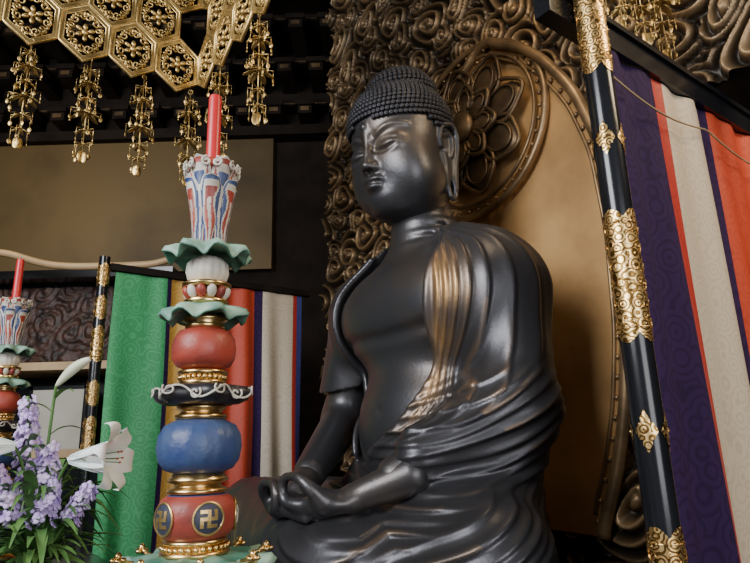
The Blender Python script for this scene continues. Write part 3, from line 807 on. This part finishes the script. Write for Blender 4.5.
# offering table
tb=empty("offering_table",A(0,-1.75,0),ROT); tag(tb,"long black lacquered offering table with red apron","table")
mb=MB(); mb.box((-1.6,-.38,.93),(1.15,.32,1.0)); mb.obj("table_top",[M['black']],tb,smooth=False)
mb=MB(); mb.box((-1.55,-.34,.80),(1.10,.28,.925)); mb.obj("apron",[M['red']],tb,smooth=False)
for (a_,t_) in ((-1.5,-.3),(1.05,-.3),(-1.5,.24),(1.05,.24)):
    mb=MB(); mb.box((a_-.04,t_-.04,0),(a_+.04,t_+.04,.80)); mb.obj("leg",[M['black']],tb,smooth=False)

# ================================================================ flowers
VP=Vector((-1.12,2.08,1.0))
mb=MB(); mb.lathe([(.06,0),(.075,.01),(.05,.03),(.080,.06),(.082,.09),(.050,.12),(.045,.135),(.058,.15),(.052,.146),(.040,.12),(.0001,.115)],36,cap=False)
o=mb.obj("flower_vase",[M['vase']],loc=VP); tag(o,"round bronze flower vase holding lilies and stocks","vase")
ROOT=VP+Vector((0,0,.14))
def bez(a,b_,c,n=12): 
    return [(a*(1-t)**2+b_*2*t*(1-t)+c*t*t) for t in np.linspace(0,1,n)]
def lilybloom(mb,c,d,L,mi=0,openess=1.0):
    d=d.normalized(); q=Vector((0,0,1)).rotation_difference(d).to_matrix(); S=L/.16
    for k in range(6):
        a0=2*PI*k/6+.3; nv=20;nu=6;vs=[]
        sc=1.0 if k%2 else .82
        for j in range(nv+1):
            f=j/nv
            if f<.55: rad=.008+.030*(f/.55)**1.3; zz=L*.78*(f/.55)
            else:
                g_=(f-.55)/.45; rad=.038+.062*openess*math.sin(PI*.58*g_)/.97; zz=L*(.78+.20*math.sin(PI*.8*g_)-.16*g_**2*openess)
            rad*=S
            wd=S*(.009+.033*math.sin(PI*min(1,.06+.92*f))**1.0)*sc*(1-.75*max(0,f-.82)/.18)
            for i in range(nu+1):
                u_=2*i/nu-1
                tx=Vector((math.cos(a0),math.sin(a0),0));ty=Vector((-math.sin(a0),math.cos(a0),0))
                p=tx*(rad+S*.003*(k%2)-S*.007*u_*u_*(1-f))+ty*(wd*u_)+Vector((0,0,zz+S*.003*math.sin(f*8+k)*abs(u_)))
                vs.append(q@p+c)
        fs=[(j*(nu+1)+i,j*(nu+1)+i+1,(j+1)*(nu+1)+i+1,(j+1)*(nu+1)+i) for j in range(nv) for i in range(nu)]
        mb.add(vs,fs,mi)
    for k in range(5):
        a0=2*PI*k/5; p1=c+q@Vector((.006*math.cos(a0),.006*math.sin(a0),L*.2)); p2=c+q@Vector((.018*math.cos(a0),.018*math.sin(a0),L*.95))
        mb.tube([p1,p2],.0015,5,1); mb.sph(p2,(.005,.003,.003),6,5,2)
def leafblade(mb,a,b_,c,wd,mi=0):
    pts=bez(a,b_,c,12); vs=[];up=Vector((0,0,1))
    for i,p in enumerate(pts):
        d=(pts[min(i+1,11)]-pts[max(i-1,0)]).normalized(); s_=d.cross(up)
        if s_.length<.05: s_=Vector((1,0,0))
        s_.normalize(); w_=wd*math.sin(PI*(.06+.90*i/11)); n_=s_.cross(d)
        vs+= [p-s_*w_+n_*w_*.3,p,p+s_*w_+n_*w_*.3]
    fs=[]
    for i in range(11):
        for k in range(2): q_=i*3+k; fs.append((q_,q_+1,q_+4,q_+3))
    mb.add(vs,fs,mi)
def lilystem(bc,bd,L,op,label):
    e=empty("lily",ROOT)
    mb=MB(); tip=bc-ROOT; bd=bd.normalized()
    ctl=Vector((tip.x*.4,tip.y*.4,tip.z*.8)); pth=bez(Vector((0,0,-.015)),ctl,tip,20)
    mb.tube(pth+[tip+bd*.01],.005,7)
    for k in range(6):
        f=.3+.11*k; p=pth[int(f*19)]
        a=k*2.4; leafblade(mb,p,p+Vector((.05*math.cos(a),.05*math.sin(a),.05)),p+Vector((.11*math.cos(a),.11*math.sin(a),.02)),.012)
    mb.obj("stem",[M['leaf']],e)
    mb=MB()
    if op>.3: lilybloom(mb,tip,bd,L,0,op)
    else:
        n=14; mb.tube([tip+bd*(L*i/n)+Vector((0,0,.012*math.sin(PI*i/n))) for i in range(n+1)],[.005+.012*math.sin(PI*min(1,(i/n)*.95))**.8 for i in range(n+1)],12)
    mb.obj("bloom" if op>.3 else "bud",[M['lily'] if op>.3 else M['bud'],M['leaf'],M['c_orange']],e)
    tag(e,label,"flower"); return e
W_=lambda x,y,z:Vector((x,y,z))
lilystem(W_(-.985,1.98,1.475),W_(.98,-.05,.03),.170,1.0,"open white trumpet lily facing sideways in the vase")
lilystem(W_(-1.15,1.95,1.52),W_(-.7,-.6,.0),.13,.9,"open white trumpet lily beside the purple stocks")
lilystem(W_(-1.065,2.0,1.71),W_(.80,-.1,.62),.14,.001,"closed pale lily bud on a long stem")
lilystem(W_(-1.18,1.9,1.27),W_(-.1,-1,.2),.11,.9,"small white lily low in the vase")
def stock(top,n,spread,label,bot=.45):
    e=empty("stock_flower",ROOT); tip=top-ROOT; P_=bez(Vector((0,0,-.015)),Vector((tip.x*.5,tip.y*.5,tip.z*.5)),tip,30)
    mb=MB(); mb.tube(P_,.005,7)
    for k in range(6):
        a=k*1.9+top.x*9; p=P_[5+k*3]; leafblade(mb,p,p+Vector((.05*math.cos(a),.05*math.sin(a),.06)),p+Vector((.13*math.cos(a),.13*math.sin(a),.04)),.013)
    mb.obj("stem",[M['leaf']],e)
    mb=MB()
    for i in range(n):
        f=bot+(1-bot)*i/n; p=P_[min(29,int(f*29))]; a=i*2.4; rr=spread*(1.25-.80*(i/n))*random.uniform(.7,1.25)
        c=p+Vector((rr*math.cos(a),rr*math.sin(a),random.uniform(-.012,.012))); dirn=Vector((math.cos(a),math.sin(a),.4)).normalized(); q=Vector((0,0,1)).rotation_difference(dirn).to_matrix()
        for k in range(5):
            b_=2*PI*k/5+i; off=q@Vector((.0105*math.cos(b_),.0105*math.sin(b_),.002*math.sin(3*b_)))
            R=q@Matrix.Rotation(b_,3,'Z')@Matrix.Rotation(random.uniform(-.5,.2),3,'Y')
            mb.sph(c+off,(.0118,.0095,.003),7,4,0,R)
        mb.sph(c,(.004,.004,.004),6,4,0)
    mb.obj("blossoms",[M['stock']],e); tag(e,label,"flower"); return e
stock(W_(-1.155,2.0,1.68),52,.038,"tall pale purple stock flower spike")
stock(W_(-1.07,2.02,1.52),40,.038,"pale purple stock flower spike beside the lily",.5)
stock(W_(-1.19,1.92,1.47),36,.038,"pale purple stock flower spike leaning outward",.5)
stock(W_(-.915,2.0,1.40),26,.026,"small purple stock flower spray",.6)
stock(W_(-1.02,1.96,1.40),28,.030,"purple stock flower spray low in the vase",.6)
e=empty("leafy_foliage",ROOT); tag(e,"long green leaves filling the flower arrangement","foliage")
mb=MB()
for i in range(130):
    a=random.uniform(0,2*PI); ln=random.uniform(.10,.28); hh=random.uniform(.0,.36)
    leafblade(mb,Vector((0,0,-.01)),Vector((.4*ln*math.cos(a),.4*ln*math.sin(a),hh+.05)),Vector((ln*math.cos(a),ln*math.sin(a),hh*random.uniform(.2,1.1))),random.uniform(.009,.022))
mb.obj("leaves",[M['leaf']],e)
e["kind"]="stuff"

# ================================================================ canopy
CA=Vector((-1.04,3.2,3.54))
can=empty("temple_canopy",CA,ROT); tag(can,"gilded openwork temple canopy hanging from the ceiling","canopy")
TS=.255
def tile_mesh():
    mb=MB(); W2=.123;H=.178
    hexp=[(0,-H),(W2,-H*.5),(W2,H*.5),(0,H),(-W2,H*.5),(-W2,-H*.5)]
    for sc,rr in ((1.0,.010),(.84,.005)):
        mb.tube([(x_*sc,0,z_*sc) for x_,z_ in hexp],rr,6,closed=True,up=(0,1,0))
    for i in range(6):
        (x0,z0),(x1,z1)=hexp[i],hexp[(i+1)%6]
        v=[(x0,-.004,z0),(x1,-.004,z1),(x1*.84,-.004,z1*.84),(x0*.84,-.004,z0*.84),(x0,.004,z0),(x1,.004,z1),(x1*.84,.004,z1*.84),(x0*.84,.004,z0*.84)]
        mb.add(v,[(0,1,2,3),(4,7,6,5)])
    mb.sph((0,0,0),(.020,.014,.020),10,6)
    for k in range(6):
        a=2*PI*k/6+.5; R=Matrix.Rotation(-a,3,'Y')
        mb.sph(R@Vector((.036,0,0)),(.021,.009,.013),8,6,0,R)
    for k in range(12):
        a=2*PI*k/12+.2; dr=1 if k%2 else -1; c=Vector((.070*math.cos(a),0,.098*math.sin(a)))
        pts=[c+Vector(((.004+.020*t/8)*math.cos(dr*t+a),.005*math.sin(t),(.004+.023*t/8)*math.sin(dr*t+a))) for t in np.linspace(0,8,22)]
        mb.tube(pts,.0054,5)
        for q_ in range(3):
            a2=a+.22*q_; R=Matrix.Rotation(-a2*1.7+q_,3,'Y')
            mb.sph(Vector((.085*math.cos(a2),0,.120*math.sin(a2))),(.015,.005,.008),7,5,0,R)
    return mb
t0=tile_mesh().obj("openwork_tile",[M['goldd']],can)
tiles=[]
for side in (0,1):
    for row in range(3):
        for k in range(0,7):
            off=(.5 if row%2==0 else 1.0)
            d=TS*(k+off)
            if row%2==1 and k==6: continue
            z_=.178+row*.272
            if side==0: loc=(0,-d,z_); rz=-PI/2
            else: loc=(d,0,z_); rz=0
            tiles.append((loc,rz))
for i,(loc,rz) in enumerate(tiles):
    o=t0 if i==0 else t0.copy()
    if i: COL.objects.link(o); o.parent=can
    o.location=loc;o.rotation_euler=(0,0,rz)
mb=MB(); mb.box((-.03,-2.0,.95),(2.0,.03,1.02)); mb.box((-.02,-2.0,.88),(.02,0,.95)); mb.box((0,-.02,.88),(2.0,.02,.95))
mb.box((.9,-1.1,1.02),(1.0,-1.0,2.96))
mb.obj("canopy_roof",[M['dark']],can,smooth=False)
def pend_mesh():
    mb=MB(); mb.tube([(0,0,0),(0,0,-.60)],.003,6)
    def flower(c,r_,n=6,tilt=0.4):
        for k in range(n):
            a=2*PI*k/n; R=Matrix.Rotation(a,3,'Z')@Matrix.Rotation(tilt,3,'Y'); mb.sph(Vector(c)+R@Vector((r_,0,0)),(r_*.75,r_*.34,.003),8,5,0,R)
        mb.sph(c,(r_*.3,r_*.3,r_*.3),8,6)
    mb.torus((0,0,-.02),.014,.003,16,5,ax='y')
    rr_=random.Random(5)
    for zc,r_,nn in ((-.08,.028,5),(-.155,.042,6),(-.25,.030,5),(-.33,.050,6),(-.44,.032,5),(-.52,.026,4)):
        flower((0,0,zc),r_,nn,.5)
        for k in range(nn):
            a=2*PI*k/nn+rr_.uniform(0,.9); c=Vector((r_*1.5*math.cos(a),r_*1.5*math.sin(a),zc-.01+rr_.uniform(-.015,.015))); dl=rr_.uniform(.012,.055)
            mb.tube([Vector((0,0,zc)),c+Vector((0,0,.014)),c,c-Vector((0,0,dl))],.0016,4)
            R=Matrix.Rotation(a+.7*k,3,'Z')
            mb.sph(c-Vector((0,0,dl+.012)),(.011,.003,.015),8,5,0,R)
            if k%2: mb.sph(c-Vector((0,0,dl+.032)),(.005,.005,.006),6,5)
    for k in range(3):
        a=2*PI*k/3; R=Matrix.Rotation(a,3,'Z'); mb.sph(Vector((0,0,-.60))+R@Vector((.010,0,0)),(.018,.003,.032),8,6,0,R)
    return mb
p0=None
sv=Vector((.6,-.8,0));tv=Vector((.8,.6,0))
pl=[CA-tv*.04,CA-tv*.31,CA-tv*.59,CA-tv*.88,CA+sv*.36,CA+sv*.85]
for i,p in enumerate(pl):
    if p0 is None: o=p0=pend_mesh().obj("hanging_ornament",[M['goldd']])
    else: o=p0.copy(); COL.objects.link(o)
    o.location=p+Vector((0,0,0.04)); o.rotation_euler=(0,0,i*1.1)
    tag(o,"gold filigree pendant with small bells hanging from the canopy","hanging ornament",group="gold pendants of the canopy")
mb=MB(); mb.box((-.03,-.35,0),(.03,.58,.06)); o=mb.obj("pendant_rail",[M['black']],loc=A(1.28,-.0,4.0),rz=ROT,smooth=False); tag(o,"black rail carrying gold pendants above the striped curtain","rail")
for (t_,sc_) in ((.12,1.15),(.32,1.15),(.52,1.15)):
    o=p0.copy(); COL.objects.link(o); o.location=A(1.28,t_,4.0); o.scale=(sc_,)*3; o.rotation_euler=(0,0,t_*5)
    tag(o,"large gold filigree pendant above the striped curtain","hanging ornament",group="gold pendants of the canopy")

# ================================================================ left background furniture
cb=empty("altar_cabinet",(-3.3,5.55,0),0.0); tag(cb,"black lacquered side altar cabinet with reddish carved panel","cabinet")
mb=MB(); mb.box((-1.0,-.2,0),(1.3,.5,1.45)); mb.box((-1.0,.3,1.45),(1.3,.5,3.2)); mb.box((-1.05,-.0,3.12),(1.35,.5,3.2)); mb.obj("body",[M['black']],cb,smooth=False)
relief("carved_panel",np.arange(-.9,1.25,.02),np.arange(2.35,3.1,.02),.3,5,.06,M['redbrown'],cb,None,loc=(0,.29,0))
mb=MB(); mb.box((-1.0,-.25,2.20),(1.3,.3,2.27)); mb.box((-1.0,-.25,1.45),(1.3,-.19,1.52)); mb.obj("shelf",[M['tan']],cb,smooth=False)
mb=MB(); mb.box((.15,-.02,1.52),(.62,.02,2.05)); mb.obj("paper_panel",[M['paper']],cb,smooth=False)
mb=MB(); 
for (x0,x1) in ((.12,.15),(.62,.65)): mb.box((x0,-.03,1.50),(x1,.03,2.08))
mb.box((.12,-.03,2.05),(.65,.03,2.08)); mb.obj("panel_frame",[M['black']],cb,smooth=False)
rl=empty("curved_rail",(-3.2,5.22,0)); tag(rl,"curved gilt rail on dark posts before the side altar","rail")
mb=MB()
pts=[Vector((-1.4+3.1*f,0,3.12+.16*math.exp(-((f-.36)/.13)**2)+.05*math.exp(-((f-.9)/.05)**2))) for f in np.linspace(0,1,60)]
mb.tube(pts,.034,8)
mb.obj("rail_bar",[M['tan']],rl)
for xx in (-1.35,1.65):
    mb=MB(); mb.box((xx-.035,-.035,0),(xx+.035,.035,3.22)); mb.obj("post",[M['dark']],rl,smooth=False)

# ================================================================ room
def bx(name,lo,hi,m,kind="structure"):
    mb=MB(); mb.box(lo,hi); o=mb.obj(name,[m],smooth=False); o["kind"]=kind; return o
bx("floor",(-5,-4,-.1),(5,6.6,0),M['floor'])
bx("ceiling",(-5,-4,6.5),(5,6.6,6.6),M['dark'])
bx("wall_back",(-5,6.5,0),(5,6.6,6.5),M['dark'])
bx("wall_left",(-5.1,-4,0),(-5,6.6,6.5),M['dark'])
bx("wall_right",(5,-4,0),(5.1,6.6,6.5),M['dark'])
bx("trim_1",(-4.95,6.40,3.40),(-1.15,6.5,5.0),M['wallgold'])
bx("trim_2",(-4.95,6.30,5.0),(-.4,6.5,5.12),M['dark'])
mb=MB()
for tier,(z0,y0) in enumerate(((5.12,6.22),(5.55,6.02),(5.98,5.82))):
    mb.box((-4.9,y0+.10,z0+.26),(-.3,6.5,z0+.34),0)
    mb.box((-4.9,y0+.085,z0+.27),(-.3,y0+.10,z0+.285),1)
    xx=-4.8+.15*tier
    while xx<-.4:
        mb.box((xx,y0,z0+.10),(xx+.16,6.5,z0+.24),0); mb.box((xx-.03,y0-.03,z0+.20),(xx+.19,y0+.16,z0+.26),0)
        mb.box((xx+.03,y0-.012,z0+.13),(xx+.13,y0,z0+.18),1); xx+=.36
o=mb.obj("trim_3",[M['dark'],M['rimd']],smooth=False); o["kind"]="structure"
for i,yy in enumerate((1.0,2.4,3.8,5.2)):
    bx("trim_%d"%(4+i),(-5,yy,6.3),(5,yy+.18,6.5),M['dark'])

# ================================================================ lights + world
def area(name,loc,tgt,size,power,col):
    l=bpy.data.lights.new(name,'AREA'); l.size=size; l.energy=power; l.color=col; l.shape='SQUARE'
    o=bpy.data.objects.new(name,l); COL.objects.link(o); o.location=loc
    o.rotation_euler=(Vector(tgt)-Vector(loc)).to_track_quat('-Z','Y').to_euler(); return o
area("window_light",(-3.6,-1.5,4.2),(0.2,3.2,2.2),2.8,480,(.95,.97,1.0))
area("doorway_light",(2.2,-2.8,2.2),(.5,3.0,1.6),2.8,160,(.96,.97,1.0))
area("warm_lamp",(3.3,1.2,4.6),(1.2,3.6,2.6),1.2,115,(1.0,.78,.50))
area("panel_fill",A(1.0,-.25,4.6),A(.35,.75,2.9),.5,11,(1.0,.74,.44))  # added light with no fixture, brightens the gold panel behind the statue
area("wall_fill",(-3.7,4.6,4.4),(-3.4,6.4,4.0),.8,16,(1.0,.80,.5))  # unseen fill light, added to brighten the gold wall at left
w=bpy.data.worlds.new("dim_hall"); SC.world=w; w.use_nodes=True
w.node_tree.nodes["Background"].inputs[0].default_value=(.88,.92,1.0,1); w.node_tree.nodes["Background"].inputs[1].default_value=.15

# ================================================================ camera
cam=bpy.data.cameras.new("camera"); co=bpy.data.objects.new("camera",cam); COL.objects.link(co); SC.camera=co
cam.sensor_width=36; cam.lens=28.8
th=math.radians(15); ro=math.radians(1.7)
fw=Vector((0,math.cos(th),math.sin(th)));rt=Vector((1,0,0));up=Vector((0,-math.sin(th),math.cos(th)))
up2=up*math.cos(ro)+rt*math.sin(ro);rt2=rt*math.cos(ro)-up*math.sin(ro)
Mx=Matrix((( rt2.x,up2.x,-fw.x,0),(rt2.y,up2.y,-fw.y,0),(rt2.z,up2.z,-fw.z,1.5),(0,0,0,1)))
co.matrix_world=Mx
